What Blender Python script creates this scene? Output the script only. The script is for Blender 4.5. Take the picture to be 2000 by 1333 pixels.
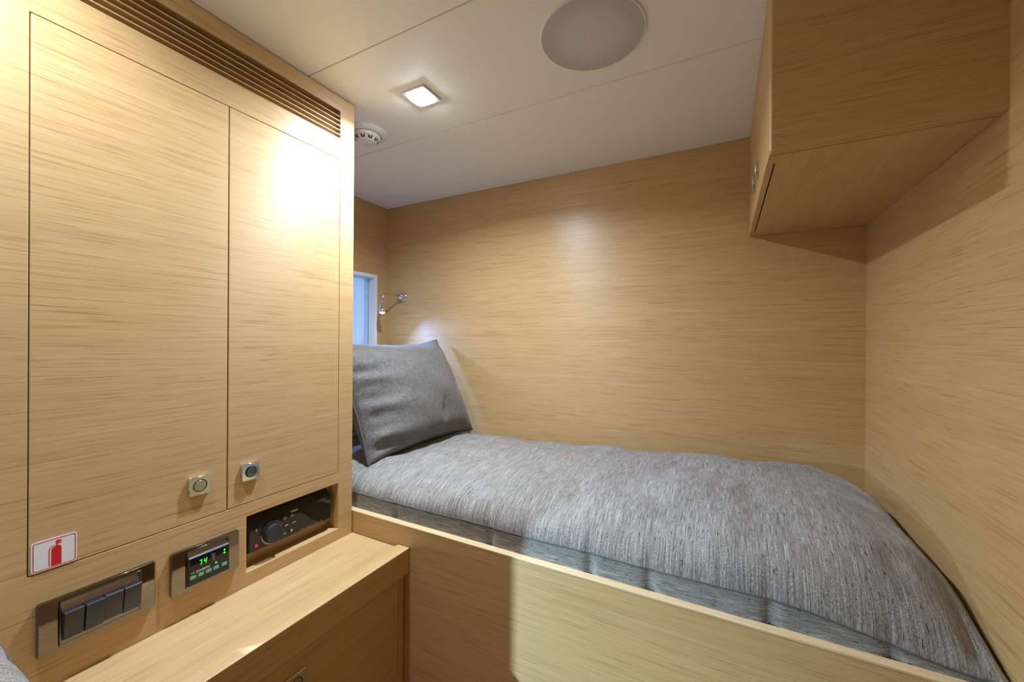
import bpy, bmesh, math, random
from mathutils import Vector, Matrix, noise

for _o in list(bpy.data.objects):
    bpy.data.objects.remove(_o)
scene = bpy.context.scene
COL = scene.collection
Z0 = 1.25            # camera height; heights below are measured from the camera
MIDY = 0.475         # the cabin is symmetric about this plane (two facing bunks)

# ------------------------------------------------------------------ camera
cam_d = bpy.data.cameras.new('camera')
cam = bpy.data.objects.new('camera', cam_d)
COL.objects.link(cam)
scene.camera = cam
cam_d.sensor_width = 36.0
cam_d.lens = 783.3 / 2000 * 36
cam_d.clip_start = 0.02
yaw, pit, rol = 0.48491, -0.00173, 0.00694
right = Vector((math.cos(yaw), math.sin(yaw), 0))
fwd0 = Vector((-math.sin(yaw), math.cos(yaw), 0))
up0 = Vector((0, 0, 1))
fwd = fwd0 * math.cos(pit) + up0 * math.sin(pit)
up1 = up0 * math.cos(pit) - fwd0 * math.sin(pit)
rr = right * math.cos(rol) + up1 * math.sin(rol)
uu = up1 * math.cos(rol) - right * math.sin(rol)
mw = Matrix.Identity(4)
for i in range(3):
    mw[i][0], mw[i][1], mw[i][2] = rr[i], uu[i], -fwd[i]
mw[2][3] = Z0
cam.matrix_world = mw

# ------------------------------------------------------------------ world and exposure
w = bpy.data.worlds.new('world')
scene.world = w
w.use_nodes = True
w.node_tree.nodes['Background'].inputs[0].default_value = (0.02, 0.025, 0.035, 1)
w.node_tree.nodes['Background'].inputs[1].default_value = 0.2
vs = scene.view_settings
vs.view_transform = 'Standard'
vs.look = 'None'
vs.gamma = 1.0
vs.use_curve_mapping = False
vs.exposure = 0.24

DOWN_W = 12.3         # ceiling downlights
DOWN2_W = 3.7
DOWN_COL = (0.71, 0.84, 1.0)
DOWN_SPREAD = math.radians(158)
READ_W = 14.0         # reading lamp by the pillow
READ2_W = 215.0        # reading lamp of the bunk under the camera
READ_COL = (0.22, 0.38, 1.0)
READ2_COL = (0.48, 0.76, 1.0)

# ------------------------------------------------------------------ materials
MATS = {}


def nt_mat(name):
    m = bpy.data.materials.new(name)
    m.use_nodes = True
    nt = m.node_tree
    return m, nt, nt.nodes['Principled BSDF']


def simple(name, col, rough=0.5, metal=0.0, emit=None, estr=0.0, spec=None, coat=0.0):
    m, nt, b = nt_mat(name)
    b.inputs['Base Color'].default_value = (*col, 1)
    b.inputs['Roughness'].default_value = rough
    b.inputs['Metallic'].default_value = metal
    if spec is not None:
        b.inputs['Specular IOR Level'].default_value = spec
    if coat:
        b.inputs['Coat Weight'].default_value = coat
        b.inputs['Coat Roughness'].default_value = 0.05
    if emit:
        b.inputs['Emission Color'].default_value = (*emit, 1)
        b.inputs['Emission Strength'].default_value = estr
    # faint unevenness so that the surface is never perfectly uniform
    tc = nt.nodes.new('ShaderNodeTexCoord')
    nz = nt.nodes.new('ShaderNodeTexNoise')
    nz.inputs['Scale'].default_value = 90
    nt.links.new(tc.outputs['Object'], nz.inputs['Vector'])
    bp = nt.nodes.new('ShaderNodeBump')
    bp.inputs['Strength'].default_value = 0.02
    bp.inputs['Distance'].default_value = 0.001
    nt.links.new(nz.outputs['Fac'], bp.inputs['Height'])
    nt.links.new(bp.outputs['Normal'], b.inputs['Normal'])
    MATS[name] = m
    return m


def ramp(nt, src, stops):
    r = nt.nodes.new('ShaderNodeValToRGB')
    el = r.color_ramp.elements
    el[0].position, el[0].color = stops[0][0], (*stops[0][1], 1)
    el[1].position, el[1].color = stops[-1][0], (*stops[-1][1], 1)
    for p, c in stops[1:-1]:
        e = el.new(p)
        e.color = (*c, 1)
    nt.links.new(src, r.inputs['Fac'])
    return r.outputs['Color']


def mix(nt, kind, fac, a, b):
    n = nt.nodes.new('ShaderNodeMix')
    n.data_type = 'RGBA'
    n.blend_type = kind
    if isinstance(fac, float):
        n.inputs['Factor'].default_value = fac
    else:
        nt.links.new(fac, n.inputs['Factor'])
    for s, k in ((a, 'A'), (b, 'B')):
        i = [x for x in n.inputs if x.name == k and x.type == 'RGBA'][0]
        if isinstance(s, tuple):
            i.default_value = (*s, 1)
        else:
            nt.links.new(s, i)
    return [x for x in n.outputs if x.type == 'RGBA'][0]


def noise_at(nt, vec, scale3, detail=2.0, rough=0.55, dist=0.0):
    mp = nt.nodes.new('ShaderNodeMapping')
    mp.inputs['Scale'].default_value = scale3
    nt.links.new(vec, mp.inputs['Vector'])
    nz = nt.nodes.new('ShaderNodeTexNoise')
    nz.inputs['Scale'].default_value = 1.0
    nz.inputs['Detail'].default_value = detail
    nz.inputs['Roughness'].default_value = rough
    nz.inputs['Distortion'].default_value = dist
    nt.links.new(mp.outputs['Vector'], nz.inputs['Vector'])
    return nz.outputs['Fac']


def wood(name, axis, light=(0.60, 0.395, 0.180), dark=(0.49, 0.305, 0.122), rough=0.45):
    m, nt, b = nt_mat(name)
    tc = nt.nodes.new('ShaderNodeTexCoord')
    v = tc.outputs['Object']

    def sc(along, across):
        s = [across] * 3
        s[axis] = along
        return s
    # slow wander of the grain
    wz = noise_at(nt, v, sc(1.6, 5.0), 1.0)
    wv = nt.nodes.new('ShaderNodeVectorMath')
    wv.operation = 'MULTIPLY_ADD'
    cmb = nt.nodes.new('ShaderNodeCombineXYZ')
    for k in range(3):
        if k != axis:
            nt.links.new(wz, cmb.inputs[k])
    nt.links.new(cmb.outputs[0], wv.inputs[0])
    wv.inputs[1].default_value = (0.012, 0.012, 0.012)
    nt.links.new(v, wv.inputs[2])
    v2 = wv.outputs[0]
    fine = noise_at(nt, v2, sc(7.0, 640.0), 3.0, 0.6)
    mid = noise_at(nt, v2, sc(3.0, 190.0), 2.0, 0.55)
    broad = noise_at(nt, v2, sc(0.9, 24.0), 3.0, 0.55)
    pore = noise_at(nt, v2, sc(6.5, 620.0), 2.0, 0.6)
    pale = noise_at(nt, v2, sc(1.4, 60.0), 2.0, 0.6)
    c0 = ramp(nt, fine, [(0.30, dark), (0.50, tuple((l * 0.72 + d * 0.28) for l, d in zip(light, dark))), (0.70, light)])
    c1 = mix(nt, 'MULTIPLY', 0.3, c0, ramp(nt, broad, [(0.30, (0.80, 0.75, 0.68)), (0.5, (1, 1, 1)), (0.7, (1.0, 1.0, 1.0))]))
    c1 = mix(nt, 'MULTIPLY', 0.22, c1, ramp(nt, mid, [(0.28, (0.76, 0.70, 0.62)), (0.46, (1, 1, 1)), (0.7, (1.0, 1.0, 1.0))]))
    c2 = mix(nt, 'MIX', ramp(nt, pale, [(0.60, (0, 0, 0)), (0.78, (0.40, 0.40, 0.40))]), c1, (0.70, 0.52, 0.29))
    c3 = mix(nt, 'MULTIPLY', ramp(nt, pore, [(0.59, (0, 0, 0)), (0.66, (0.75, 0.75, 0.75))]), c2, (0.62, 0.50, 0.36))
    nt.links.new(c3, b.inputs['Base Color'])
    rgh = nt.nodes.new('ShaderNodeMapRange')
    rgh.inputs['From Min'].default_value = 0.3
    rgh.inputs['From Max'].default_value = 0.7
    rgh.inputs['To Min'].default_value = rough + 0.05
    rgh.inputs['To Max'].default_value = rough - 0.04
    nt.links.new(fine, rgh.inputs['Value'])
    nt.links.new(rgh.outputs[0], b.inputs['Roughness'])
    bp = nt.nodes.new('ShaderNodeBump')
    bp.inputs['Strength'].default_value = 0.08
    bp.inputs['Distance'].default_value = 0.0006
    nt.links.new(fine, bp.inputs['Height'])
    nt.links.new(bp.outputs['Normal'], b.inputs['Normal'])
    b.inputs['Specular IOR Level'].default_value = 0.5
    # satin lacquer over straight grain: reflections stretch across the grain
    ge = nt.nodes.new('ShaderNodeNewGeometry')
    cr = nt.nodes.new('ShaderNodeVectorMath')
    cr.operation = 'CROSS_PRODUCT'
    ax = [0.013, 0.017, 0.019]
    ax[axis] = 1.0
    cr.inputs[1].default_value = ax
    nt.links.new(ge.outputs['True Normal'], cr.inputs[0])
    nt.links.new(cr.outputs[0], b.inputs['Tangent'])
    b.inputs['Anisotropic'].default_value = 0.7
    b.inputs['Coat Weight'].default_value = 0.22
    b.inputs['Coat Roughness'].default_value = 0.30
    MATS[name] = m
    return m


def tweed(name, axis, flat, base=((0.073, 0.067, 0.061), (0.255, 0.236, 0.213), (0.54, 0.50, 0.455))):
    """grey slubbed fabric, threads running along the given axis"""
    m, nt, b = nt_mat(name)
    tc = nt.nodes.new('ShaderNodeTexCoord')
    v = tc.outputs['Object']

    def sc(along, across):
        s = [across] * 3
        s[axis] = along
        s[flat] = 0.0           # the pattern is woven: it does not change through the cloth
        return s
    thr = noise_at(nt, v, sc(26.0, 520.0), 4.0, 0.78)
    band = noise_at(nt, v, sc(2.5, 75.0), 2.0, 0.6)
    cross = noise_at(nt, v, sc(620.0, 620.0), 2.0, 0.6)
    slub = noise_at(nt, v, sc(9.0, 380.0), 1.0, 0.5)
    fleck = noise_at(nt, v, sc(95.0, 420.0), 1.0, 0.5)
    c0 = ramp(nt, thr, [(0.30, base[0]), (0.50, base[1]), (0.72, base[2])])
    c0 = mix(nt, 'MULTIPLY', 0.45, c0, ramp(nt, band, [(0.32, (0.72, 0.72, 0.72)), (0.62, (1.12, 1.12, 1.12))]))
    c1 = mix(nt, 'OVERLAY', 0.75, c0, ramp(nt, cross, [(0.32, (0.16, 0.16, 0.16)), (0.68, (0.84, 0.84, 0.84))]))
    c2 = mix(nt, 'MIX', ramp(nt, slub, [(0.66, (0, 0, 0)), (0.76, (0.75, 0.75, 0.75))]), c1, (0.55, 0.54, 0.50))
    c3 = mix(nt, 'MIX', ramp(nt, fleck, [(0.66, (0, 0, 0)), (0.72, (0.9, 0.9, 0.9))]), c2, (0.018, 0.018, 0.02))
    nt.links.new(c3, b.inputs['Base Color'])
    b.inputs['Roughness'].default_value = 0.8
    b.inputs['Specular IOR Level'].default_value = 0.3
    b.inputs['Sheen Weight'].default_value = 0.25
    b.inputs['Sheen Roughness'].default_value = 0.4
    bp = nt.nodes.new('ShaderNodeBump')
    bp.inputs['Strength'].default_value = 0.5
    bp.inputs['Distance'].default_value = 0.0012
    nt.links.new(thr, bp.inputs['Height'])
    nt.links.new(bp.outputs['Normal'], b.inputs['Normal'])
    MATS[name] = m
    return m


def basket(name, base=((0.034, 0.029, 0.025), (0.128, 0.114, 0.099), (0.275, 0.250, 0.222)), cells=(270, 270)):
    """woven cushion cloth: short ribs laid along U like bricks"""
    m, nt, b = nt_mat(name)
    uv = nt.nodes.new('ShaderNodeTexCoord')
    mp = nt.nodes.new('ShaderNodeMapping')
    mp.inputs['Scale'].default_value = (cells[0], cells[1], 1)
    nt.links.new(uv.outputs['UV'], mp.inputs['Vector'])
    br = nt.nodes.new('ShaderNodeTexBrick')
    br.inputs['Scale'].default_value = 1.0
    br.inputs['Mortar Size'].default_value = 0.22
    br.inputs['Mortar Smooth'].default_value = 1.0
    br.inputs['Bias'].default_value = 0.0
    br.inputs['Brick Width'].default_value = 1.6
    br.inputs['Row Height'].default_value = 1.0
    br.inputs['Color1'].default_value = (*base[1], 1)
    br.inputs['Color2'].default_value = (*base[2], 1)
    br.inputs['Mortar'].default_value = (*base[0], 1)
    nt.links.new(mp.outputs['Vector'], br.inputs['Vector'])
    nz = nt.nodes.new('ShaderNodeTexNoise')
    nz.inputs['Scale'].default_value = 45
    nz.inputs['Detail'].default_value = 3
    nt.links.new(uv.outputs['Object'], nz.inputs['Vector'])
    c = mix(nt, 'MULTIPLY', 0.5, br.outputs['Color'], ramp(nt, nz.outputs['Fac'], [(0.35, (0.7, 0.7, 0.7)), (0.65, (1, 1, 1))]))
    nt.links.new(c, b.inputs['Base Color'])
    b.inputs['Roughness'].default_value = 0.75
    b.inputs['Sheen Weight'].default_value = 0.2
    bp = nt.nodes.new('ShaderNodeBump')
    bp.inputs['Strength'].default_value = 0.5
    bp.inputs['Distance'].default_value = 0.001
    bp.invert = True
    nt.links.new(br.outputs['Fac'], bp.inputs['Height'])
    nt.links.new(bp.outputs['Normal'], b.inputs['Normal'])
    MATS[name] = m
    return m


W_X = wood('veneer_grain_x', 0)
W_Y = wood('veneer_grain_y', 1)
W_EDGE = wood('veneer_edge_band', 0, (0.70, 0.52, 0.30), (0.60, 0.43, 0.22), 0.4)
VENT_DARK = simple('vent_shade_dark', (0.05, 0.032, 0.018), 0.8)  # near-black stands for shade in the void behind the vent slats
LEATHER = simple('ceiling_vinyl', (0.87, 0.865, 0.81), 0.5)
TW_Y = tweed('tweed_along_y', 1, 2)
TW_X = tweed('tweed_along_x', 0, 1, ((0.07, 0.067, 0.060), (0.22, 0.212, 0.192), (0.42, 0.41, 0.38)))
BASKET = basket('basket_weave_grey')
PIPING = simple('piping_grey', (0.085, 0.082, 0.078), 0.85)
PIPING_L = simple('piping_pale', (0.22, 0.21, 0.195), 0.85)
WHITE_CLOTH = simple('white_cotton', (0.72, 0.73, 0.75), 0.9)
CHROME = simple('chrome', (0.78, 0.78, 0.79), 0.10, 1.0)
NICKEL = simple('brushed_nickel', (0.58, 0.56, 0.52), 0.22, 1.0)
SMOKED = simple('smoked_chrome', (0.23, 0.205, 0.175), 0.06, 1.0)
SMOKED_D = simple('smoked_chrome_edge', (0.22, 0.19, 0.165), 0.12, 1.0)
GROOVE = simple('groove_shade', (0.015, 0.013, 0.011), 0.7)  # near-black colour standing for the shade in grooves and slots
ROCKER = simple('anthracite_plastic', (0.025, 0.027, 0.036), 0.38)
BLACK = simple('black_plastic', (0.012, 0.012, 0.013), 0.42)
GLOSS = simple('gloss_black', (0.008, 0.008, 0.009), 0.08)
SCREEN = simple('display_glass', (0.004, 0.004, 0.005), 0.04)
KNOBM = simple('knob_rubber', (0.018, 0.02, 0.026), 0.5)
ICON = simple('icon_white', (0.7, 0.7, 0.7), 0.5)
ICON_DIM = simple('icon_grey', (0.22, 0.22, 0.22), 0.5)
RED_ICON = simple('icon_red', (0.75, 0.05, 0.09), 0.5, emit=(1, 0.05, 0.1), estr=0.4)
GREEN_LED = simple('green_led', (0.02, 0.6, 0.03), 0.4, emit=(0.03, 1.0, 0.05), estr=1.6)
GREEN_KEY = simple('green_keypad', (0.16, 0.48, 0.30), 0.5)
DIM_LED = simple('unlit_led', (0.06, 0.05, 0.06), 0.4)
SIGN_W = simple('sign_white', (0.78, 0.76, 0.78), 0.35)
SIGN_R = simple('sign_red', (0.62, 0.012, 0.02), 0.4)
WHITE_P = simple('white_plastic', (0.74, 0.74, 0.73), 0.35)
LENS = simple('lamp_lens', (1, 1, 1), 0.3, emit=(0.80, 0.88, 1.0), estr=190)
LENS_R = simple('reading_lens', (1, 1, 1), 0.3, emit=(0.85, 0.92, 1.0), estr=60)
FLOORM = wood('floor_boards', 0, (0.30, 0.17, 0.08), (0.18, 0.09, 0.04), 0.35)
BLIND = simple('window_blind', (0.60, 0.64, 0.68), 0.5, emit=(0.30, 0.52, 0.90), estr=0.55)  # the blind glows by itself in place of daylight coming through it
BEZEL = simple('bezel_frosted', (0.72, 0.76, 0.84), 0.18, 0.6)
FRAME_W = simple('window_frame_white', (0.80, 0.82, 0.84), 0.35)

# speaker grille: fine perforations
m, nt, b = nt_mat('speaker_mesh')
tc = nt.nodes.new('ShaderNodeTexCoord')
vo = nt.nodes.new('ShaderNodeTexVoronoi')
vo.inputs['Scale'].default_value = 520
vo.inputs['Randomness'].default_value = 0.0
nt.links.new(tc.outputs['Object'], vo.inputs['Vector'])
nt.links.new(ramp(nt, vo.outputs['Distance'], [(0.25, (0.30, 0.29, 0.30)), (0.45, (0.62, 0.60, 0.62))]), b.inputs['Base Color'])
b.inputs['Roughness'].default_value = 0.5
GRILLE = m
m, nt, b = nt_mat('window_glass')
b.inputs['Base Color'].default_value = (0.9, 0.95, 1, 1)
b.inputs['Roughness'].default_value = 0.02
b.inputs['Transmission Weight'].default_value = 1.0
b.inputs['IOR'].default_value = 1.45
GLASS = m

# ------------------------------------------------------------------ mesh helpers
MIR = False          # while True everything is built mirrored into the other bunk


def wp(p):
    return Vector((p[0], (2 * MIDY - p[1]) if MIR else p[1], p[2] + Z0))


class MB:
    def __init__(self):
        self.bm = bmesh.new()

    def quadgrid(self, pts, close_u=False, close_v=False):
        n, k = len(pts), len(pts[0])
        vv = [[self.bm.verts.new(p) for p in row] for row in pts]
        for i in range(n if close_u else n - 1):
            for j in range(k if close_v else k - 1):
                a, b_, c, d = vv[i][j], vv[(i + 1) % n][j], vv[(i + 1) % n][(j + 1) % k], vv[i][(j + 1) % k]
                try:
                    self.bm.faces.new((a, b_, c, d))
                except ValueError:
                    pass
        return vv

    def box(self, a, b):
        lo = [min(a[i], b[i]) for i in range(3)]
        hi = [max(a[i], b[i]) for i in range(3)]
        v = [self.bm.verts.new((x, y, z)) for x in (lo[0], hi[0]) for y in (lo[1], hi[1]) for z in (lo[2], hi[2])]
        for f in ((0, 1, 3, 2), (4, 6, 7, 5), (0, 4, 5, 1), (2, 3, 7, 6), (0, 2, 6, 4), (1, 5, 7, 3)):
            self.bm.faces.new([v[i] for i in f])
        return self

    def prism(self, poly, fn, w0, w1):
        """poly in (u, v); fn(u, v, w) gives the point"""
        n = len(poly)
        a = [self.bm.verts.new(fn(u, v, w0)) for u, v in poly]
        b = [self.bm.verts.new(fn(u, v, w1)) for u, v in poly]
        self.bm.faces.new(a[::-1])
        self.bm.faces.new(b)
        for i in range(n):
            j = (i + 1) % n
            self.bm.faces.new((a[i], a[j], b[j], b[i]))
        return self

    def ring(self, outer, inner, fn, w0, w1):
        n = len(outer)
        L = [[self.bm.verts.new(fn(u, v, ww)) for u, v in pl] for pl, ww in ((outer, w0), (outer, w1), (inner, w1), (inner, w0))]
        for k in range(4):
            A, B = L[k], L[(k + 1) % 4]
            for i in range(n):
                j = (i + 1) % n
                self.bm.faces.new((A[i], A[j], B[j], B[i]))
        return self

    def lathe(self, prof, c, axis, n=40):
        """prof: list of (radius, height along axis)"""
        ax = Vector(axis).normalized()
        t = Vector((1, 0, 0)) if abs(ax.x) < 0.9 else Vector((0, 1, 0))
        e1 = ax.cross(t).normalized()
        e2 = ax.cross(e1)
        c = Vector(c)
        rows = []
        for r_, h in prof:
            if r_ < 1e-7:
                rows.append([self.bm.verts.new(c + ax * h)])
            else:
                rows.append([self.bm.verts.new(c + ax * h + (e1 * math.cos(2 * math.pi * i / n) + e2 * math.sin(2 * math.pi * i / n)) * r_) for i in range(n)])
        for A, B in zip(rows, rows[1:]):
            for i in range(n):
                j = (i + 1) % n
                if len(A) == 1 and len(B) == 1:
                    continue
                if len(A) == 1:
                    self.bm.faces.new((A[0], B[j], B[i]))
                elif len(B) == 1:
                    self.bm.faces.new((A[i], A[j], B[0]))
                else:
                    self.bm.faces.new((A[i], A[j], B[j], B[i]))
        return self

    def tube(self, pts, r, n=12, closed=False):
        pts = [Vector(p) for p in pts]
        N = len(pts)
        rows = []
        prev = None
        for i, p in enumerate(pts):
            if closed:
                t = (pts[(i + 1) % N] - pts[i - 1]).normalized()
            else:
                t = (pts[min(i + 1, N - 1)] - pts[max(i - 1, 0)]).normalized()
            if prev is None:
                h = Vector((0, 0, 1)) if abs(t.z) < 0.9 else Vector((1, 0, 0))
                e1 = t.cross(h).normalized()
            else:
                e1 = (prev - t * prev.dot(t)).normalized()
            prev = e1
            e2 = t.cross(e1)
            ri = r[i] if isinstance(r, (list, tuple)) else r
            rows.append([p + (e1 * math.cos(2 * math.pi * k / n) + e2 * math.sin(2 * math.pi * k / n)) * ri for k in range(n)])
        vv = self.quadgrid(rows, close_u=closed, close_v=True)
        if not closed:
            self.bm.faces.new(vv[0][::-1])
            self.bm.faces.new(vv[-1])
        return self

    def vox(self, xb, yb, zb, filled):
        """solid made of the cells of a grid; filled(x, y, z) is asked at each cell's centre"""
        nx, ny, nz = len(xb) - 1, len(yb) - 1, len(zb) - 1
        F = {}
        for i in range(nx):
            for j in range(ny):
                for k in range(nz):
                    F[i, j, k] = filled((xb[i] + xb[i + 1]) / 2, (yb[j] + yb[j + 1]) / 2, (zb[k] + zb[k + 1]) / 2)
        V = {}

        def vert(i, j, k):
            if (i, j, k) not in V:
                V[i, j, k] = self.bm.verts.new((xb[i], yb[j], zb[k]))
            return V[i, j, k]
        for (i, j, k), f in F.items():
            if not f:
                continue
            for d, q in (((-1, 0, 0), ((0, 0, 0), (0, 0, 1), (0, 1, 1), (0, 1, 0))), ((1, 0, 0), ((1, 0, 0), (1, 1, 0), (1, 1, 1), (1, 0, 1))),
                         ((0, -1, 0), ((0, 0, 0), (1, 0, 0), (1, 0, 1), (0, 0, 1))), ((0, 1, 0), ((0, 1, 0), (0, 1, 1), (1, 1, 1), (1, 1, 0))),
                         ((0, 0, -1), ((0, 0, 0), (0, 1, 0), (1, 1, 0), (1, 0, 0))), ((0, 0, 1), ((0, 0, 1), (1, 0, 1), (1, 1, 1), (0, 1, 1)))):
                if not F.get((i + d[0], j + d[1], k + d[2]), False):
                    self.bm.faces.new([vert(i + a, j + b_, k + c) for a, b_, c in q])
        return self

    def build(self, name, mat, parent=None, bevel=0.0, smooth=False, seg=2, origin=None, sub=0):
        bm = self.bm
        bmesh.ops.recalc_face_normals(bm, faces=bm.faces[:])
        for v in bm.verts:
            v.co = wp(v.co)
        if MIR:
            bmesh.ops.reverse_faces(bm, faces=bm.faces[:])
        if parent is not None:
            o0 = WL[parent.name]
        elif origin is not None:
            o0 = wp(origin)
        else:
            lo = [min(v.co[i] for v in bm.verts) for i in range(3)]
            hi = [max(v.co[i] for v in bm.verts) for i in range(3)]
            o0 = Vector(((lo[0] + hi[0]) / 2, (lo[1] + hi[1]) / 2, lo[2]))
        for v in bm.verts:
            v.co -= o0
        me = bpy.data.meshes.new(name)
        bm.to_mesh(me)
        bm.free()
        me.materials.append(mat)
        if smooth:
            for p in me.polygons:
                p.use_smooth = True
        o = bpy.data.objects.new(name, me)
        COL.objects.link(o)
        if parent is not None:
            o.parent = parent
            WL[o.name] = o0.copy()
        else:
            o.location = o0
            WL[o.name] = o0.copy()
        if bevel:
            md = o.modifiers.new('bevel', 'BEVEL')
            md.width = bevel
            md.segments = seg
            md.limit_method = 'ANGLE'
            md.angle_limit = math.radians(35)
            md.harden_normals = True
            for p in me.polygons:
                p.use_smooth = True
        elif smooth == 'angle':
            try:
                me.set_sharp_from_angle(angle=math.radians(40))
            except Exception:
                pass
        return o


WL = {}


def tag(o, label=None, cat=None, group=None, kind=None):
    if label:
        o['label'] = label
    if cat:
        o['category'] = cat
    if group:
        o['group'] = group
    if kind:
        o['kind'] = kind
    return o


def thing(name, loc, label, cat, group=None):
    o = bpy.data.objects.new(name, None)
    o.empty_display_size = 0.05
    o.location = wp(loc)
    COL.objects.link(o)
    WL[o.name] = wp(loc)
    return tag(o, label, cat, group)


def rrect(u0, u1, v0, v1, r, n=5):
    pts = []
    for cu, cv, a0 in ((u1 - r, v1 - r, 0), (u0 + r, v1 - r, 90), (u0 + r, v0 + r, 180), (u1 - r, v0 + r, 270)):
        for i in range(n + 1):
            a = math.radians(a0 + 90 * i / n)
            pts.append((cu + r * math.cos(a), cv + r * math.sin(a)))
    return pts


def circ(cu, cv, r, n=28):
    return [(cu + r * math.cos(2 * math.pi * i / n), cv + r * math.sin(2 * math.pi * i / n)) for i in range(n)]


def on_left(u, v, w):      # plane facing +X: u = y, v = z, w = x
    return (w, u, v)


def text_part(name, s, size, y, z, x, mat, parent, shear=0.0, bold=0.0, squeeze=1.0):
    cu = bpy.data.curves.new('t', 'FONT')
    cu.body = s
    cu.size = size
    cu.shear = shear
    cu.offset = bold
    cu.extrude = 0.00015
    cu.resolution_u = 3
    t = bpy.data.objects.new('t', cu)
    COL.objects.link(t)
    dg = bpy.context.evaluated_depsgraph_get()
    me = bpy.data.meshes.new_from_object(t.evaluated_get(dg))
    mbb = MB()
    mbb.bm.from_mesh(me)
    for v in mbb.bm.verts:
        v.co = (x + v.co.z, y + v.co.x * squeeze, z + v.co.y)
    bpy.data.objects.remove(t)
    bpy.data.curves.remove(cu)
    bpy.data.meshes.remove(me)
    return mbb.build(name, mat, parent)


# ================================================================== the setting
ZC = 0.664            # ceiling
ZF = -1.25            # floor
XL, XR = -1.518, 0.367
YB, YF = 1.511, 2 * MIDY - 1.511
XC = -0.93            # face of the wardrobe block
YC = 0.80             # bunk front


def struct(name, mb_, mat, **k):
    return tag(mb_.build(name, mat, **k), kind='structure')


struct('floor', MB().box((XL - .1, YF - .1, ZF - .06), (XR + .1, YB + .1, ZF)), FLOORM)
struct('wall_back', MB().box((XL - .1, YB, ZF), (XR + .1, YB + .06, ZC + .08)), W_X)
struct('wall_front', MB().box((XL - .1, YF - .06, ZF), (XR + .1, YF, ZC + .08)), W_X)
WY0, WY1, WZ0, WZ1 = 1.02, 1.437, -0.13, 0.313


def wl(x, y, z):
    return not (WY0 < y < WY1 and WZ0 < z < WZ1)


struct('wall_left', MB().vox([XL - .1, XL], [YF, WY0, WY1, YB], [ZF, WZ0, WZ1, ZC + .08], wl), W_Y)
DY0, DY1, DZ1 = 0.19, 0.76, 0.56


def wr(x, y, z):
    return not (DY0 < y < DY1 and z < DZ1 and x < XR + .04)


struct('wall_right', MB().vox([XR, XR + .04, XR + .1], [YF, DY0, DY1, YB], [ZF, DZ1, ZC + .08], wr), W_Y)
d = struct('door_1', MB().box((XR + .004, DY0 + .004, ZF + .008), (XR + .038, DY1 - .004, DZ1 - .004)), W_Y, bevel=.0015)
h = MB().lathe([(0, .05), (.006, .05), (.008, .046), (.008, .0), (.02, 0), (.02, -.004), (0, -.004)], (XR + .002, DY0 + .06, -.25), (-1, 0, 0), 24)
h.tube([(XR - .042, DY0 + .06, -.25), (XR - .044, DY0 + .11, -.25), (XR - .044, DY0 + .17, -.25)], .007)
h.build('door_handle', NICKEL, d, smooth=True)

# ceiling: padded panels with tight seams under a plain deck
cl = MB()
cl.box((XL - .02, YF - .02, ZC + .012), (XR + .02, YB + .02, ZC + .07))
CE = [YF, -.453, -.078, .294, .656, 1.028, 1.403, YB]
for a, b_ in zip(CE, CE[1:]):
    cl.box((XL, a + .0009, ZC), (XR, b_ - .0009, ZC + .012))
struct('ceiling', cl, LEATHER, bevel=.0022, seg=3)

# window niche at the head of the bunk
win = tag(MB().vox([XL - .085, XL - .075, XL - .002], [WY0 + .001, WY0 + .012, WY1 - .012, WY1 - .001], [WZ0 + .001, WZ0 + .012, WZ1 - .012, WZ1 - .001],
          lambda x, y, z: x < XL - .075 or not (WY0 + .012 < y < WY1 - .012 and WZ0 + .012 < z < WZ1 - .012)).build('window_1', FRAME_W), kind='structure')
f = MB()
f.ring(rrect(WY0 - .004, WY1 + .004, WZ0 - .004, WZ1 + .004, .004), rrect(WY0 + .012, WY1 - .012, WZ0 + .012, WZ1 - .012, .004), on_left, XL - .002, XL + .006)
f.build('frame', FRAME_W, win, bevel=.0012)
bl = MB()
n = 19
pts = []
for i in range(n):
    y = WY0 + .014 + (WY1 - WY0 - .028) * i / (n - 1)
    x = XL - .066 + (.005 if i % 2 else -.003)
    pts.append([(x, y, WZ0 + .014), (x, y, WZ1 - .014)])
bl.quadgrid(pts)
bl.build('pleated_blind', BLIND, win)
MB().box((XL - .040, WY0 + .012, WZ0 + .012), (XL - .036, WY1 - .012, WZ1 - .012)).build('pane', GLASS, win)


# ================================================================== wardrobe block on the left
wd = thing('wardrobe', (XC, MIDY, -0.549), 'tall light oak wardrobe with two flush doors and a slatted vent above', 'wardrobe')
YA = .1660
y0, y1, ym = .1955, .7505, .4725
z0, z1 = -.3655, .4925
NY0, NY1, NZ0, NZ1 = .512, .7505, -.5190, -.3945
VY0, VY1, VZ0, VZ1 = .1955, .7505, .5490, .6230


def wbody(x, y, z):
    if y0 < y < y1 and z0 < z < z1 and x > XC - .024:
        return False
    if NY0 < y < NY1 and NZ0 < z < NZ1 and x > XC - .040:
        return False
    if VY0 < y < VY1 and VZ0 < z < VZ1 and x > XC - .055:
        return False
    return True


MB().vox([XL + .001, XC - .055, XC - .040, XC - .024, XC], [YA, y0, NY0, y1, .797],
         [ZF + .001, NZ0, NZ1, z0, z1, VZ0, VZ1, ZC - .0015], wbody).build('body', W_Y, wd, bevel=.0012)
MB().box((XC - .0545, VY0 + .001, VZ0 + .001), (XC - .0535, VY1 - .001, VZ1 - .001)).build('vent_shade_sheet', VENT_DARK, wd)  # dark sheet painted as the shade behind the slats


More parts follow.
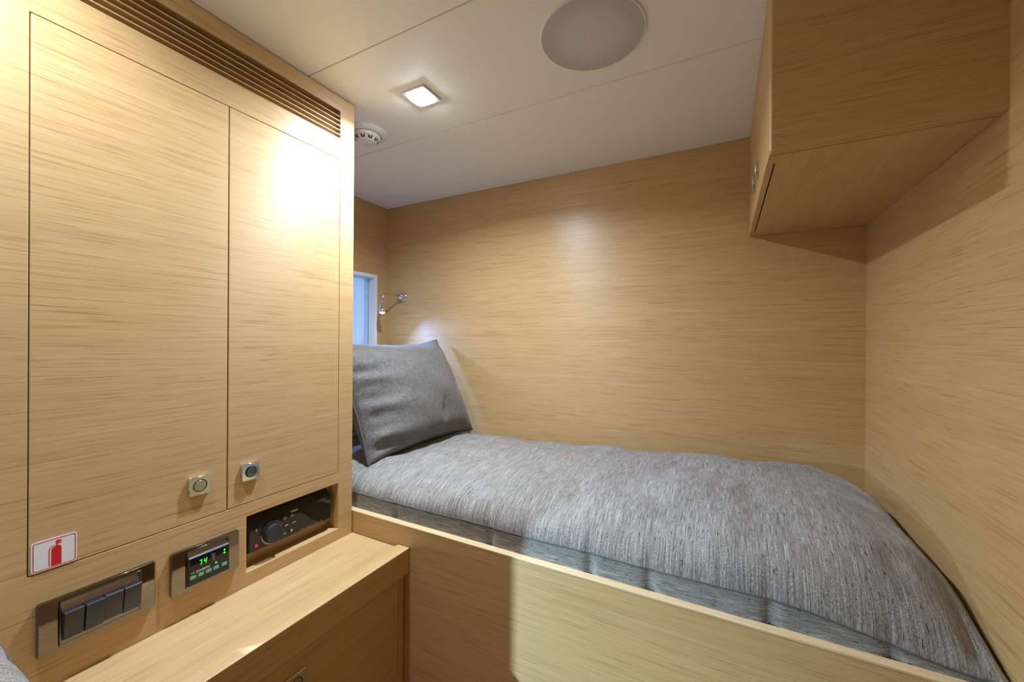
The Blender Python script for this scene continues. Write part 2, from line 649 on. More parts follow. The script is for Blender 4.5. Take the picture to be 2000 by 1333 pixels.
def push_latch(c, parent, nrm='x', pop=False, s=.0185, name='latch'):
    """square push-button latch; nrm is the way it faces"""
    if nrm == 'x':
        fn = lambda u, v, w_: (c[0] + w_, c[1] + u, c[2] + v)
    else:
        fn = lambda u, v, w_: (c[0] - w_, c[1] + u, c[2] + v)
    p = MB().prism(rrect(-s, s, -s, s, .0015, 2), fn, 0.0, .0075).build(name, CHROME if nrm == 'x' else NICKEL, parent, bevel=.0022)
    MB().ring(circ(0, 0, .0125), circ(0, 0, .0108), fn, .0070, .0078).build('groove_ring', GROOVE, p)  # raised dark ring; the shade of the groove is only colour
    hgt = .0105 if pop else .0082
    MB().prism(circ(0, 0, .0106), fn, .007, hgt).build('button', SMOKED if pop else NICKEL, p, bevel=.0006)  # darker metal on the popped button imitates a shaded recess
    return p


g = .0013
dr = MB().box((XC - .0235, y0 + g, z0 + g), (XC, ym - g, z1 - g)).build('door', W_Y, wd, bevel=.0009)
push_latch((XC, .4190, -.2945), dr)
dr = MB().box((XC - .0235, ym + g, z0 + g), (XC, y1 - g, z1 - g)).build('door', W_Y, wd, bevel=.0009)
push_latch((XC, .5165, -.2945), dr, pop=True)
for k in range(5):
    zc = .6110 - .0124 * k
    sl = MB().prism([(XC - .040, zc + .0018), (XC - .0012, zc - .0008), (XC - .0012, zc - .0036), (XC - .040, zc - .0010)],
                    lambda u, v, w_: (u, w_, v), VY0, VY1)
    sl.build('vent_slat', W_Y, wd, bevel=.0006)

# fire extinguisher sign
sg = thing('sign', (XC, .2238, -.363), 'small white sticker with red border and red extinguisher on the left wardrobe door', 'sign')
MB().prism(rrect(.1990, .2484, -.3628, -.3157, .004), on_left, XC + .0001, XC + .0009).build('panel', SIGN_W, sg)
MB().ring(rrect(.2008, .2468, -.3612, -.3173, .003), rrect(.2017, .2459, -.3603, -.3182, .0025), on_left, XC + .0007, XC + .0011).build('border', SIGN_R, sg)
ex = MB()
ex.prism([(.2199, -.3592), (.2310, -.3592), (.2310, -.3345), (.2306, -.3315), (.2290, -.3295), (.2268, -.3287), (.2268, -.3270), (.2278, -.3262), (.2310, -.3262),
          (.2310, -.3248), (.2275, -.3246), (.2278, -.3236), (.2310, -.3232), (.2310, -.3219), (.2290, -.3206), (.2262, -.3206), (.2244, -.3216), (.2244, -.3230),
          (.2252, -.3240), (.2250, -.3278), (.2240, -.3294), (.2215, -.3312), (.2201, -.3340)], on_left, XC + .0007, XC + .0011)
ex.prism([(.2172, -.3582), (.2182, -.3582), (.2182, -.3335), (.2190, -.3312), (.2208, -.3296), (.2236, -.3287), (.2236, -.3277), (.2204, -.3284), (.2182, -.3302), (.2172, -.3330)],
         on_left, XC + .0007, XC + .0011)
ex.build('extinguisher_symbol', SIGN_R, sg)


# ================================================================== switch panel
def cover_plate(parent, a0, a1, b0, b1, i0, i1, j0, j1):
    pl = MB().ring(rrect(a0, a1, b0, b1, .003), rrect(i0, i1, j0, j1, .0015), on_left, XC, XC + .0085)
    pl.build('cover_plate', SMOKED, parent, bevel=.0018)
    MB().ring(rrect(i0 - .0002, i1 + .0002, j0 - .0002, j1 + .0002, .0015), rrect(i0 + .0016, i1 - .0016, j0 + .0016, j1 - .0016, .001), on_left, XC, XC + .0098).build('inner_rim', SMOKED, parent, bevel=.0006)


sw = thing('switch_panel', (XC, .276, -.494), 'long smoked chrome switch plate with four dark rocker switches above the oak shelf', 'light switch')
cover_plate(sw, .2037, .3484, -.4935, -.4112, .2272, .3262, -.4870, -.4168)
MB().prism([(XC + .001, -.486), (XC + .001, -.4182), (XC + .0035, -.4182), (XC + .0092, -.4285), (XC + .0092, -.486)], lambda u, v, w_: (u, w_, v), .2288, .3246).build('mounting_frame', SMOKED, sw, bevel=.0004)
for k in range(4):
    a = .2290 + .0240 * k
    tilt = (.0225, .0240, .0205, .0215)[k]
    r_ = MB().prism([(XC + .009, -.4805), (XC + .009, -.4345), (XC + tilt - .0015, -.4328), (XC + tilt, -.4343), (XC + tilt - .006, -.4725), (XC + tilt - .012, -.4790)],
                    lambda u, v, w_: (u, w_, v), a + .0006, a + .0234)
    r_.build('rocker', ROCKER, sw, bevel=.0008)

# ================================================================== thermostat
th = thing('thermostat', (XC, .432, -.494), 'smoked chrome climate control plate with glowing green 74 readout between switches and stereo', 'thermostat')
cover_plate(th, .3715, .4924, -.4937, -.4130, .3960, .4710, -.4880, -.4172)
MB().prism([(XC + .001, -.487), (XC + .001, -.4186), (XC + .0035, -.4186), (XC + .0092, -.4290), (XC + .0092, -.487)], lambda u, v, w_: (u, w_, v), .3976, .4694).build('mounting_frame', SMOKED, th, bevel=.0004)
TX = XC + .0148
MB().prism([(XC + .009, -.4850), (XC + .009, -.4300), (TX - .003, -.4290), (TX, -.4318), (TX, -.4840), (TX - .001, -.4850)], lambda u, v, w_: (u, w_, v), .3974, .4696).build('display_module', ROCKER, th, bevel=.0006)
MB().prism(rrect(.3992, .4678, -.4835, -.4335, .001), on_left, TX - .0001, TX + .0003).build('screen', SCREEN, th)
rd = MB()


def seg7(y, z, segs, w_=.0046, h_=.0100, t_=.0011):
    """slanted seven segment digit with its lower left corner at (y, z)"""
    S = {'a': (0, h_ - t_, w_, h_), 'g': (0, h_ / 2 - t_ / 2, w_, h_ / 2 + t_ / 2), 'd': (0, 0, w_, t_),
         'f': (0, h_ / 2 + t_ * .3, t_, h_), 'b': (w_ - t_, h_ / 2 + t_ * .3, w_, h_),
         'e': (0, 0, t_, h_ / 2 - t_ * .3), 'c': (w_ - t_, 0, w_, h_ / 2 - t_ * .3)}
    for c_ in segs:
        u0, v0, u1, v1 = S[c_]
        sh = .16
        rd.prism([(y + u0 + v0 * sh, z + v0), (y + u1 + v0 * sh, z + v0), (y + u1 + v1 * sh, z + v1), (y + u0 + v1 * sh, z + v1)], on_left, TX + .0003, TX + .0006)


seg7(.4138, -.4505, 'abc')
seg7(.4222, -.4505, 'fgbc')
rd.build('readout', GREEN_LED, th)
text_part('maker_lettering', 'DOMETIC', .0056, .4095, -.4625, TX + .0003, ICON, th, bold=.00012, squeeze=1.0)
lg = MB()
lg.prism([(.4010, -.4618), (.4030, -.4588), (.4046, -.4612), (.4041, -.4616), (.4030, -.4599), (.4017, -.4620)], on_left, TX + .0002, TX + .0005)
lg.prism([(.4050, -.4615), (.4068, -.4600), (.4052, -.4583), (.4047, -.4588), (.4060, -.4600), (.4046, -.4611)], on_left, TX + .0002, TX + .0005)
lg.build('maker_emblem', ICON, th)
for c_ in (.4042, .4177, .4312, .4446, .4598):
    MB().prism(rrect(c_ - .0050, c_ + .0050, -.4722, -.4660, .0008), on_left, TX, TX + .0012).build('key', GREEN_KEY, th, bevel=.0004)
for (a, b_, lit) in ((.4600, -.4398, 1), (.4600, -.4455, 1), (.4445, -.4588, 1), (.4550, -.4455, 0), (.4550, -.4515, 0), (.4550, -.4575, 0)):
    MB().prism(circ(a, b_, .0017, 16), on_left, TX + .0001, TX + .0007).build('indicator_light', GREEN_LED if lit else DIM_LED, th)
wd_ = MB()
for (u0, u1, v0, v1) in ((.4358, .4424, -.4384, -.4426), (.4368, .4422, -.4444, -.4476), (.4384, .4418, -.4492, -.4522)):
    s0 = .0010
    t0 = [(u0, v0), (u1, v0), (u1 - .0003, v1), (u0 + s0, v1)]
    cu_, cv_ = (u0 + u1) / 2 + .0003, (v0 + v1) / 2
    t1 = [(cu_ + (a - cu_) * .62, cv_ + (b_ - cv_) * .62) for a, b_ in t0]
    wd_.ring(t0, t1, on_left, TX + .0002, TX + .0005)
wd_.build('fan_speed_symbol', ICON_DIM, th)

# ================================================================== stereo in its niche
st = thing('car_stereo', (XC - .02, .628, NZ0 + .03), 'black marine stereo with round volume knob set in the oak niche', 'stereo')
RX = XC - .013
ra, rb = .5225, .7370
MB().prism([(XC - .0395, -.4875), (XC - .0395, -.4085), (XC - .030, -.4090), (RX - .002, -.4225), (RX, -.4245), (RX, -.4850), (RX - .003, -.4875)],
           lambda u, v, w_: (u, w_, v), ra, rb).build('housing', BLACK, st, bevel=.0012)
MB().prism(rrect(ra + .002, rb - .002, -.4862, -.4245, .004), on_left, RX - .001, RX + .0012).build('faceplate', GLOSS, st, bevel=.0006)
MB().prism(rrect(.6420, rb - .005, -.4785, -.4330, .002), on_left, RX + .001, RX + .0016).build('display', SCREEN, st)
MB().lathe([(.0262, 0), (.0262, .0012), (.0250, .0016), (.0230, .0016)], (RX + .001, .5760, -.4585), (1, 0, 0), 48).build('knob_ring', SMOKED, st, smooth='angle')
MB().lathe([(.0222, 0), (.0222, .008), (.0205, .0125), (.0185, .0135), (.0175, .0128), (0, .0122)], (RX + .001, .5760, -.4585), (1, 0, 0), 48).build('volume_knob', KNOBM, st, smooth='angle')


def tri_r(m_, u, v, s):
    m_.prism([(u - s, v - s), (u + s, v), (u - s, v + s)], on_left, RX + .0026, RX + .0029)


def tri_l(m_, u, v, s):
    m_.prism([(u + s, v - s), (u + s, v + s), (u - s, v)], on_left, RX + .0026, RX + .0029)


def bar(m_, u, v, a, b_):
    m_.prism([(u - a, v - b_), (u + a, v - b_), (u + a, v + b_), (u - a, v + b_)], on_left, RX + .0026, RX + .0029)


BT = [(.6060, -.4379), (.6237, -.4380), (.6105, -.4558), (.6292, -.4556), (.6058, -.4735), (.6238, -.4733)]
for q, (u, v) in enumerate(BT):
    bt = MB().prism(circ(u, v, .0066, 24), on_left, RX + .001, RX + .0026).build('button', BLACK, st, bevel=.0005)
    ic = MB()
    if q == 0:
        ic.ring(circ(u + .0004, v, .0030, 16), circ(u + .0004, v, .0021, 16), on_left, RX + .0026, RX + .0029)
        tri_r(ic, u - .0012, v, .0013)
    elif q == 1:
        tri_r(ic, u - .0022, v, .0015)
        bar(ic, u + .0010, v, .0006, .0016)
        bar(ic, u + .0030, v, .0006, .0016)
    elif q == 2:
        bar(ic, u - .0036, v, .0005, .0016)
        tri_l(ic, u - .0012, v, .0015)
        tri_l(ic, u + .0022, v, .0015)
    elif q == 3:
        tri_r(ic, u - .0022, v, .0015)
        tri_r(ic, u + .0012, v, .0015)
        bar(ic, u + .0036, v, .0005, .0016)
    elif q == 4:
        bar(ic, u - .0012, v, .0010, .0010)
        ic.prism([(u - .0004, v - .0008), (u + .0018, v - .0024), (u + .0018, v + .0024), (u - .0004, v + .0008)], on_left, RX + .0026, RX + .0029)
    else:
        ic.prism(circ(u, v + .0008, .0021, 16), on_left, RX + .0026, RX + .0029)
        bar(ic, u, v - .0018, .0012, .0010)
    ic.build('icon', ICON, bt)
for (u, v) in ((.6050, -.4815), (.6228, -.4815)):
    m_ = MB()
    m_.prism(circ(u, v, .0010, 10), on_left, RX + .0012, RX + .0016)
    m_.build('status_dot', ICON_DIM, st)
pw = MB().prism(circ(.5395, -.4742, .0056, 24), on_left, RX + .001, RX + .0022).build('power_button', BLACK, st, bevel=.0004)
m_ = MB().ring(circ(.5395, -.4742, .0036, 24), circ(.5395, -.4742, .0026, 24), on_left, RX + .0022, RX + .0026)
m_.prism([(.5370, -.4722), (.5376, -.4716), (.5420, -.4762), (.5414, -.4768)], on_left, RX + .0022, RX + .0026)
m_.build('power_symbol', RED_ICON, pw)
mn = MB().prism(rrect(.5345, .5445, -.4455, -.4335, .002), on_left, RX + .001, RX + .0022).build('menu_button', BLACK, st, bevel=.0004)
m_ = MB().ring(rrect(.5377, .5415, -.4428, -.4362, .0003, 1), rrect(.5384, .5408, -.4421, -.4369, .0003, 1), on_left, RX + .0022, RX + .0026)
for v in (-.4382, -.4395, -.4408):
    m_.prism([(.5387, v - .0003), (.5405, v - .0003), (.5405, v + .0003), (.5387, v + .0003)], on_left, RX + .0022, RX + .0026)
m_.build('menu_symbol', ICON, mn)
text_part('maker_lettering', 'FUSION', .0056, .6215, -.4295, RX + .0013, ICON, st, shear=.15, bold=.0001, squeeze=.95)
# the smallest print on the photo is only a few blurred specks: short dashes in its places
for nm, u0, u1, v_, hh in (('model_lettering', .6985, .7125, -.4292, .0009), ('feature_lettering', .6467, .6609, -.4830, .0009), ('feature_lettering', .6638, .6823, -.4830, .0009)):
    sp_ = MB()
    nn = max(4, int((u1 - u0) / .0021))
    for q in range(nn):
        uu0 = u0 + (u1 - u0) * q / nn
        sp_.prism([(uu0, v_ - hh), (uu0 + (u1 - u0) / nn * .62, v_ - hh), (uu0 + (u1 - u0) / nn * .62, v_ + hh * (.4 + .6 * (q * 7 % 3) / 2)), (uu0, v_ + hh * .5)], on_left, RX + .0012, RX + .0015)
    sp_.build(nm, ICON_DIM, st)
text_part('feature_lettering', 'Bluetooth', .0034, .6850, -.4838, RX + .0013, ICON_DIM, st)
MB().ring(circ(.7075, -.4822, .0022, 16), circ(.7075, -.4822, .0014, 16), on_left, RX + .0013, RX + .0016).build('symbol', ICON_DIM, st)

# ================================================================== shelf unit under the wardrobe
ns = thing('drawer_unit', (-.83, MIDY, ZF), 'low oak drawer unit with raised front lip beneath the wardrobe', 'drawer unit')
SZ = -.549
XLIP = -.718
tp = MB().prism([(XC + .0005, SZ - .05), (XC + .0005, SZ), (XLIP - .050, SZ), (XLIP - .036, SZ + .008), (XLIP, SZ + .008), (XLIP, SZ - .0555), (XLIP - .022, SZ - .0555), (XLIP - .022, SZ - .05)],
                lambda u, v, w_: (u, w_, v), YA - .0005, .7995)
tp.build('top', W_Y, ns, bevel=.0016)
XD = -.735
MB().vox([XC + .0005, XD - .022, XD], [YA, .178, .779, .797], [ZF + .001, -.868, SZ - .0505],
         lambda x, y, z: not (x > XD - .022 and .178 < y < .779 and z > -.868)).build('body', W_Y, ns, bevel=.001)
dw = MB().box((XD - .0215, .1795, -.8665), (XD, .7775, SZ - .056)).build('drawer', W_Y, ns, bevel=.001)
push_latch((XD, .495, -.671), dw, s=.0205)

# ================================================================== bunk, mattress, overhead locker
TOP = -.487          # upper edge of the bunk board
MYF, MYB = .8225, 1.4985      # front and back of the mattress
SEAM = -.4475


def lerp_tab(tab, x):
    if x <= tab[0][0]:
        return tab[0][1]
    for (a, fa), (b, fb) in zip(tab, tab[1:]):
        if x <= b:
            t = (x - a) / (b - a)
            t = t * t * (3 - 2 * t)
            return fa + (fb - fa) * t
    return tab[-1][1]


CROWN = [(-1.5, .055), (-1.0, .072), (-.80, .076), (-.55, .083), (-.25, .098), (0.0, .115), (.20, .115), (.36, .108)]
MX0, MX1 = XL + .006, XR - .004
SEED = 0.0


def mat_h(x, y):
    u = (y - MYF) / (MYB - MYF)
    u = min(max(u, 0), 1)
    A = lerp_tab(CROWN, x)
    prof = max(0.0, 1 - abs(2 * u - 1) ** 3.4) ** 0.54
    e = min(1.0, max(0.0, (MX1 - x) / .20))
    ef = max(0.0, 1 - (1 - e) ** 2.6) ** 0.6
    e2 = min(1.0, max(0.0, (x - MX0) / .10))
    ef *= max(0.0, 1 - (1 - e2) ** 2.6) ** 0.6
    h_ = A * prof * ef
    amp = prof * ef
    # gentle quilting and creases
    p = Vector((x * 7 + SEED, y * 9, 2.0))
    h_ += amp * .013 * noise.noise(p)
    h_ += amp * .0050 * noise.noise(Vector((x * 26 + SEED, y * 18, 5.0)))
    fr = math.exp(-((y - MYF) / .10) ** 2)
    h_ += fr * .010 * amp * noise.noise(Vector((x * 24 + SEED, y * 6, 9.0)))
    # a shallow dip under where the cushion stands
    h_ -= .012 * math.exp(-((x + 1.02) / .09) ** 2) * amp
    # rolled fold in the front corner at the foot end
    q = ((x - .333) / .011)
    h_ -= .016 * math.exp(-q * q) * math.exp(-((y - MYF) / .10) ** 2) * min(1, (u / .05))
    return h_


def seam_z(x):
    q = min(1.0, max(0.0, (x - .10) / .24))
    return SEAM - .034 * q * q * (3 - 2 * q) + .003 * noise.noise(Vector((x * 9 + SEED, 1.3, 0)))


def seam_y(x):
    d_ = 0.0
    for c_ in PINCH:
        d_ += .0035 * math.exp(-((x - c_) / .012) ** 2)
    return MYF + d_ + .0022 * noise.noise(Vector((x * 7 + SEED, 4.3, 0)))


PINCH = [-.79, -.49, -.245, -.125, .075, .235]


def mattress(label, main):
    mt = thing('mattress', ((MX0 + MX1) / 2, (MYF + MYB) / 2, -.60), label, 'mattress')
    NX, NY = (300, 150) if main else (150, 60)
    c = MB()
    rows = []
    for i in range(NX + 1):
        x = MX0 + (MX1 - MX0) * i / NX
        row = []
        for j in range(NY + 1):
            t = j / NY
            u = .5 - .5 * math.cos(math.pi * t)      # denser near the edges
            u = .35 * t + .65 * u
            y = MYF + (MYB - MYF) * u
            yy = y
            yy += (seam_y(x) - MYF) * math.exp(-(u / .05) ** 2)
            # cloth bulges a little over the front seam
            z = SEAM + mat_h(x, y)
            if u < .12:
                yy -= .006 * math.sin(math.pi * min(1, u / .12))
            z += (seam_z(x) - SEAM) * math.exp(-(u / .16) ** 2)
            row.append((x, yy, z))
        rows.append(row)
    vv = c.quadgrid(rows)
    c.build('cover', TW_Y, mt, smooth=True)
    bnd = MB()
    rows = []
    for i in range(NX + 1):
        x = MX0 + (MX1 - MX0) * i / NX
        row = []
        for j in range(13):
            t = j / 12
            z = seam_z(x) + (-.600 - seam_z(x)) * t
            y = seam_y(x) - .0045 * math.sin(math.pi * min(1, t * 1.6)) ** .8 if t < .62 else seam_y(x)
            for c_ in PINCH:
                y += .008 * math.exp(-((x - c_) / .007) ** 2) * math.sin(math.pi * min(1, .15 + t * 1.4)) if t < .6 else 0
            y += .0018 * noise.noise(Vector((x * 22 + SEED, t * 3, 7.7)))
            row.append((x, y, z))
        rows.append(row)
    # carry the skirt on round the bottom and the back so that the mattress is closed
    for i, row in enumerate(rows):
        x = row[0][0]
        for (y, z) in ((MYB, -.600), (MYB, -.52), (MYB, SEAM)):
            row.append((x, y, z))
    vv = bnd.quadgrid(rows)
    bnd.bm.faces.new(vv[0])
    bnd.bm.faces.new(vv[-1][::-1])
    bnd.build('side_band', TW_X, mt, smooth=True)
    n_ = 240 if main else 120
    MB().tube([(MX0 + .002 + (MX1 - MX0 - .004) * i / n_, seam_y(MX0 + (MX1 - MX0) * i / n_) - .0012, seam_z(MX0 + (MX1 - MX0) * i / n_) + .0005) for i in range(n_ + 1)],     .0015, 8).build('piping', PIPING, mt, smooth=True)
    return mt


def bunk(label, top):
    bk = thing('bunk_bed', ((XL + XR) / 2, (YC + YB) / 2, ZF), label, 'bunk bed')
    MB().box((XL + .002, YC, ZF + .001), (XR - .001, YC + .020, top - .0055)).build('front_board', W_X, bk)
    MB().box((XL + .002, YC, top - .0055), (XR - .001, YC + .020, top)).build('top_edging', W_EDGE, bk, bevel=.0016)
    MB().box((XL + .002, YC + .0205, -.640), (XR - .001, YB - .002, -.603)).build('base_board', W_X, bk)
    return bk


UX0, UY0, UZ0 = .0712, .855, .342
UB = 1.509


def locker(label):
    lk = thing('wall_cabinet', (.22, 1.18, UZ0), label, 'cabinet')
    MB().box((UX0, UY0, UZ0), (XR + .0042, UY0 + .020, ZC - .002)).build('end_panel', W_X, lk, bevel=.0045, seg=3)
    dy0, ds, dy1 = .914, 1.177, 1.464

    def lb(x, y, z):
        return not (x < UX0 + .0150 and dy0 < y < dy1 and z < ZC - .03)
    MB().vox([UX0 + .0002, UX0 + .0150, XR - .0003], [UY0 + .0205, dy0, dy1, UB], [UZ0, ZC - .03, ZC - .002], lb).build('carcass', W_Y, lk, bevel=.0012)
    for a, b_, ky in ((dy0, ds, 1.126), (ds, dy1, 1.226)):
        dd = MB().box((UX0, a + .0016, UZ0 + .0005), (UX0 + .0122, b_ - .0016, ZC - .032)).build('door', W_Y, lk, bevel=.0009)
        push_latch((UX0, ky, .4125), dd, nrm='-x')
    return lk


mattress('grey tweed mattress on the bunk along the back wall', True)
bunk('light oak bunk with a plain front board under the grey mattress by the back wall', TOP)
locker('oak overhead locker hanging above the foot of the bunk in the right corner')

MIR = True
SEED = 31.0
MYF = .7945
SEAM = -.419
mattress('grey tweed mattress whose corner shows at the lower left edge beside the oak shelf', False)
bunk('second oak bunk opposite, mostly below and behind the viewer', -.604)
locker('second oak overhead locker, above the bunk nearest the viewer')
MIR = False
SEED = 0.0
MYF = .8225
SEAM = -.4475


# ================================================================== cushions
def cushion(name, label, cx, cy, cz, wdt, hgt, thk, lean, mat, pipe, turn=0.0, wr=1.0, n=90, cat='pillow'):
    """a sits along Y, b up the slope, nrm towards the room"""
    th_ = thing(name, (cx, cy, cz - hgt * .5), label, cat)
    ta = math.radians(turn)
    A = Vector((math.sin(ta), math.cos(ta), 0))
    N0 = Vector((math.cos(ta), -math.sin(ta), 0))
    la = math.radians(lean)
    B = Vector((0, 0, 1)) * math.cos(la) - N0 * math.sin(la)
    N = N0 * math.cos(la) + Vector((0, 0, 1)) * math.sin(la)
    C = Vector((cx, cy, cz))

    def outline(s, t):
        """square [-1,1]^2 to a pillow outline with ears at the corners"""
        pu = 1 - .075 * (1 - t * t)
        pv = 1 - .085 * (1 - s * s)
        return s * pu * wdt / 2, t * pv * hgt / 2

    def thick(s, t):
        k = max(0.0, (1 - s ** 2)) ** .55 * max(0.0, (1 - t ** 2)) ** .40
        return k
    body = MB()
    fr = []
    rows_f, rows_b, uvs = [], [], []
    for i in range(n + 1):
        s = math.sin((i / n - .5) * math.pi) * .55 + (2 * i / n - 1) * .45
        rf, rb_, ru = [], [], []
        for j in range(n + 1):
            t = math.sin((j / n - .5) * math.pi) * .55 + (2 * j / n - 1) * .45
            a, b_ = outline(s, t)
            k = thick(s, t)
            edge = 1 - max(abs(s), abs(t))
            wv = 0.0
            if wr:
                # creases running in from the near side and a pucker low on the face
                wv += .010 * math.sin(t * 15 + 2.2 * s + 1.0) * math.exp(-((s + 1.0) / .42) ** 2) * min(1, edge * 9)
                wv += .006 * math.sin(t * 27 + s * 5) * math.exp(-((s + 1.0) / .30) ** 2) * min(1, edge * 9)
                wv -= .014 * math.exp(-((s - .22 - .10 * t) / .05) ** 2) * math.exp(-((t + .62) / .20) ** 2)
                wv += .007 * noise.noise(Vector((s * 2.3 + cx * 9, t * 2.3, 1.0))) * min(1, edge * 5)
                wv -= .010 * math.exp(-((s - .93) / .08) ** 2) * math.exp(-((t - .45) / .10) ** 2) * min(1, edge * 9)
                # folded lower edge sagging onto the mattress
                wv += .006 * math.exp(-((t + .80) / .16) ** 2) * math.exp(-((s - .1) / .7) ** 2)
            P = C + A * a + B * b_
            sag = -.012 * (1 - s * s) * max(0, t) ** 3
            P = P + B * sag
            cu_ = max(0.0, (t - .50) / .50) ** 2 * (1 - max(0.0, s) ** 3)
            P = P + (B * .016 - N * .055) * cu_ * wr
            rf.append(P + N * (thk * .62 * k + wv * wr))
            rb_.append(P - N * (thk * .72 * k))
            ru.append((.5 + a / wdt, .5 + b_ / wdt))
        rows_f.append(rf)
        rows_b.append(rb_)
        uvs.append(ru)
    vf = body.quadgrid(rows_f)
    uvl = body.bm.loops.layers.uv.new('UVMap')
    lut = {}
    for i in range(n + 1):
        for j in range(n + 1):
            lut[vf[i][j]] = uvs[i][j]
    vb = [[vf[i][j] if (i in (0, n) or j in (0, n)) else body.bm.verts.new(rows_b[i][j]) for j in range(n + 1)] for i in range(n + 1)]
    for i in range(n + 1):
        for j in range(n + 1):
            lut[vb[i][j]] = uvs[i][j]
    for i in range(n):
        for j in range(n):
            try:
                body.bm.faces.new((vb[i][j], vb[i][j + 1], vb[i + 1][j + 1], vb[i + 1][j]))
            except ValueError:
                pass
    for fc in body.bm.faces:
        for lp in fc.loops:
            lp[uvl].uv = lut[lp.vert]
    body.build('cover', mat, th_, smooth=True)
    seam = [rows_f[i][0] for i in range(n)] + [rows_f[n][j] for j in range(n)] + [rows_f[n - i][n] for i in range(n)] + [rows_f[0][n - j] for j in range(n)]
    seam = seam[::3]
    MB().tube(seam, .0034, 8, closed=True).build('piping', pipe, th_, smooth=True)
    return th_


cushion('cushion', 'large grey woven cushion leaning at the head of the bunk beside the wardrobe', -1.075, 1.188, -.198, .585, .44, .20, 27, BASKET, PIPING)
cushion('pillow', 'white pillow behind the grey cushion, only its top corner showing', -1.335, 1.112, -.205, .50, .37, .13, 24, WHITE_CLOTH, WHITE_CLOTH, wr=0.0, n=40)


# ================================================================== lights
def area(name, loc, size, power, col, spread, aim=(0, 0, -1)):
    ld = bpy.data.lights.new(name, 'AREA')
    ld.shape = 'DISK'
    ld.size = size
    ld.energy = power
    ld.color = col
    ld.spread = spread
    o = bpy.data.objects.new(name, ld)
    COL.objects.link(o)
    o.rotation_euler = Vector(aim).to_track_quat('-Z', 'Y').to_euler()
    return o


def downlight(cx, cy, power, label):
    dl = thing('downlight', (cx, cy, ZC), label, 'ceiling light', 'ceiling downlights')
    s = .037
    up = lambda u, v, w_: (cx + u, cy + v, ZC - w_)
    MB().ring(rrect(-s, s, -s, s, .003), circ_like(.0285, len(rrect(-s, s, -s, s, .003))), up, 0, .006).build('bezel', BEZEL, dl, bevel=.001)
    MB().lathe([(0, .0125), (.012, .0122), (.022, .0110), (.0270, .0085), (.0284, .005), (.0284, .0005), (0, .0005)], (cx, cy, ZC), (0, 0, -1), 40).build('lens', LENS, dl, smooth=True)
    la = area('downlight_lamp', None, .056, power, DOWN_COL, DOWN_SPREAD)
    la.parent = dl
    la.location = (0, 0, -.0135)
    return dl


def circ_like(r_, n):
    # start angle chosen to follow rrect's corner ordering
    return [(r_ * math.cos(2 * math.pi * (i + .5) / n), r_ * math.sin(2 * math.pi * (i + .5) / n)) for i in range(n)]


downlight(-.730, .848, DOWN_W, 'lit square downlight on the cream ceiling beside the wardrobe top')
downlight(-.730, 2 * MIDY - .848, DOWN2_W, 'second lit square downlight, over the bunk nearest the viewer')


def reading_lamp(label, hx, hy, hz, power, col, aim, cone, blend):
    """chrome gooseneck lamp on the bunk's long wall"""
    bx = hx + .006
    base_y = YB
    rl = thing('reading_lamp', (bx, base_y, .211), label, 'reading lamp', 'gooseneck reading lamps')
    MB().lathe([(.0245, 0), (.0245, .006), (.022, .008), (.0195, .010), (.018, .020), (.013, .029), (.006, .033), (0, .034)], (bx, base_y, .211), (0, -1, 0), 40).build('base', CHROME, rl, smooth=True)
    P = [Vector((bx, base_y - .030, .2125)), Vector((bx, base_y - .065, .2150)), Vector((bx, hy + .040, .2160))]
    for k in range(9):
        a = math.pi / 2 * k / 8
        P.append(Vector((bx - .006 * k / 8, hy + .028 - .028 * math.sin(a), .188 + .028 * math.cos(a))))
    P.append(Vector((hx, hy, hz + .045)))
    MB().tube(P, .0042, 14).build('gooseneck', NICKEL, rl, smooth=True)
    ax = Vector((.22, -.10, -1)).normalized()
    hd = MB().lathe([(.0042, -.050), (.006, -.046), (.0095, -.034), (.0125, -.018), (.0135, -.004), (.0125, 0), (.0112, -.001), (.0108, -.006), (0, -.007)], (hx, hy, hz), tuple(ax), 32)
    hd.build('head', CHROME, rl, smooth='angle')
    MB().lathe([(.0106, -.005), (.0098, .000), (.006, .0035), (0, .0048)], (hx, hy, hz), tuple(ax), 28).build('lens', LENS_R, rl, smooth=True)
    ld = bpy.data.lights.new('reading_beam', 'SPOT')
    ld.energy = power
    ld.color = col
    ld.spot_size = math.radians(cone)
    ld.spot_blend = blend
    ld.shadow_soft_size = .009
    lo = bpy.data.objects.new('reading_beam', ld)
    COL.objects.link(lo)
    a2 = Vector((aim[0], -aim[1] if MIR else aim[1], aim[2]))
    lo.rotation_euler = a2.to_track_quat('-Z', 'Y').to_euler()
    lo.parent = rl
    lo.location = wp((hx, hy - .002, hz - .008)) - WL[rl.name]
    return rl


reading_lamp('chrome gooseneck reading lamp lit above the grey cushion', -1.411, 1.375, .125, READ_W, READ_COL, (.80, -.24, -.95), 140, .9)
MIR = True
reading_lamp('second chrome gooseneck reading lamp, over the bunk nearest the viewer', -1.412, 1.375, -.060, READ2_W, READ2_COL, (1.17, -1.225, -.76), 42, 1.0)
MIR = False

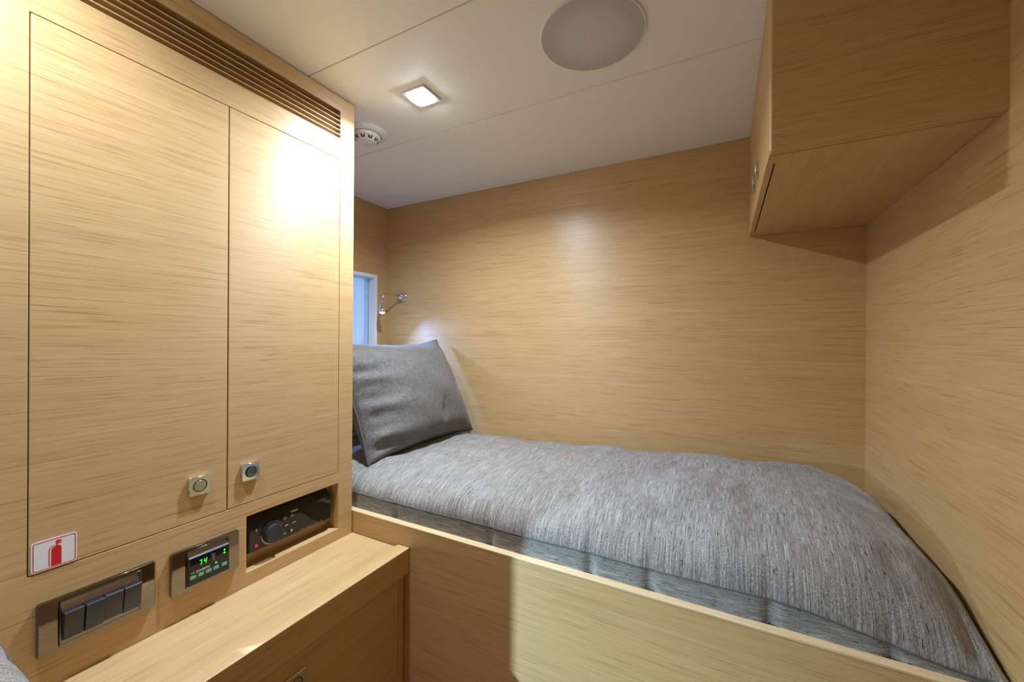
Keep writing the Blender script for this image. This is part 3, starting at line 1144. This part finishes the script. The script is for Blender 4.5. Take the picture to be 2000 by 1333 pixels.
# ================================================================== ceiling fittings
sp = thing('ceiling_speaker', (-.256, .849, ZC), 'large round grey speaker grille set in the cream ceiling', 'speaker')
MB().lathe([(.1122, 0), (.1122, .0035), (.1105, .0045), (.1090, .0040), (.1090, .0005)], (-.256, .849, ZC), (0, 0, -1), 96).build('rim', WHITE_P, sp, smooth='angle')
MB().lathe([(.1088, .0005), (.1088, .0036), (.07, .0044), (0, .0048)], (-.256, .849, ZC), (0, 0, -1), 96).build('grille', GRILLE, sp, smooth='angle')

sx, sy = -1.016, .918
sm = thing('smoke_detector', (sx, sy, ZC), 'white round smoke detector on the ceiling half hidden by the wardrobe', 'smoke detector')
MB().lathe([(.0635, 0), (.0635, .004), (.0600, .0095), (.052, .0125), (.047, .0125), (.0465, .010), (.0465, .0005)], (sx, sy, ZC), (0, 0, -1), 64).build('base_ring', WHITE_P, sm, smooth='angle')
MB().lathe([(.0440, .0005), (.0440, .016), (.0425, .022), (.0410, .0230), (.0300, .0325), (.0285, .0335), (.020, .0348), (0, .0355)], (sx, sy, ZC), (0, 0, -1), 64).build('dome', WHITE_P, sm, smooth='angle')
for k in range(10):
    a = 2 * math.pi * (k + .35) / 10
    da = .17
    m_ = MB()
    q0, q1 = [], []
    for rr_, hh in ((.0402, .0237), (.0322, .0306)):
        for sgn in (-1, 1):
            q0.append((sx + rr_ * math.cos(a + sgn * da), sy + rr_ * math.sin(a + sgn * da), ZC - hh - .0004))
            q1.append((sx + (rr_ - .004) * math.cos(a + sgn * da), sy + (rr_ - .004) * math.sin(a + sgn * da), ZC - hh + .003))
    o_ = [0, 1, 3, 2]
    v0 = [m_.bm.verts.new(q0[i]) for i in o_]
    v1 = [m_.bm.verts.new(q1[i]) for i in o_]
    m_.bm.faces.new(v0)
    m_.bm.faces.new(v1[::-1])
    for i in range(4):
        j = (i + 1) % 4
        m_.bm.faces.new((v0[i], v0[j], v1[j], v1[i]))
    m_.build('vent_slot', GROOVE, sm)  # solid dark pieces on the dome; shade of the openings put in as colour
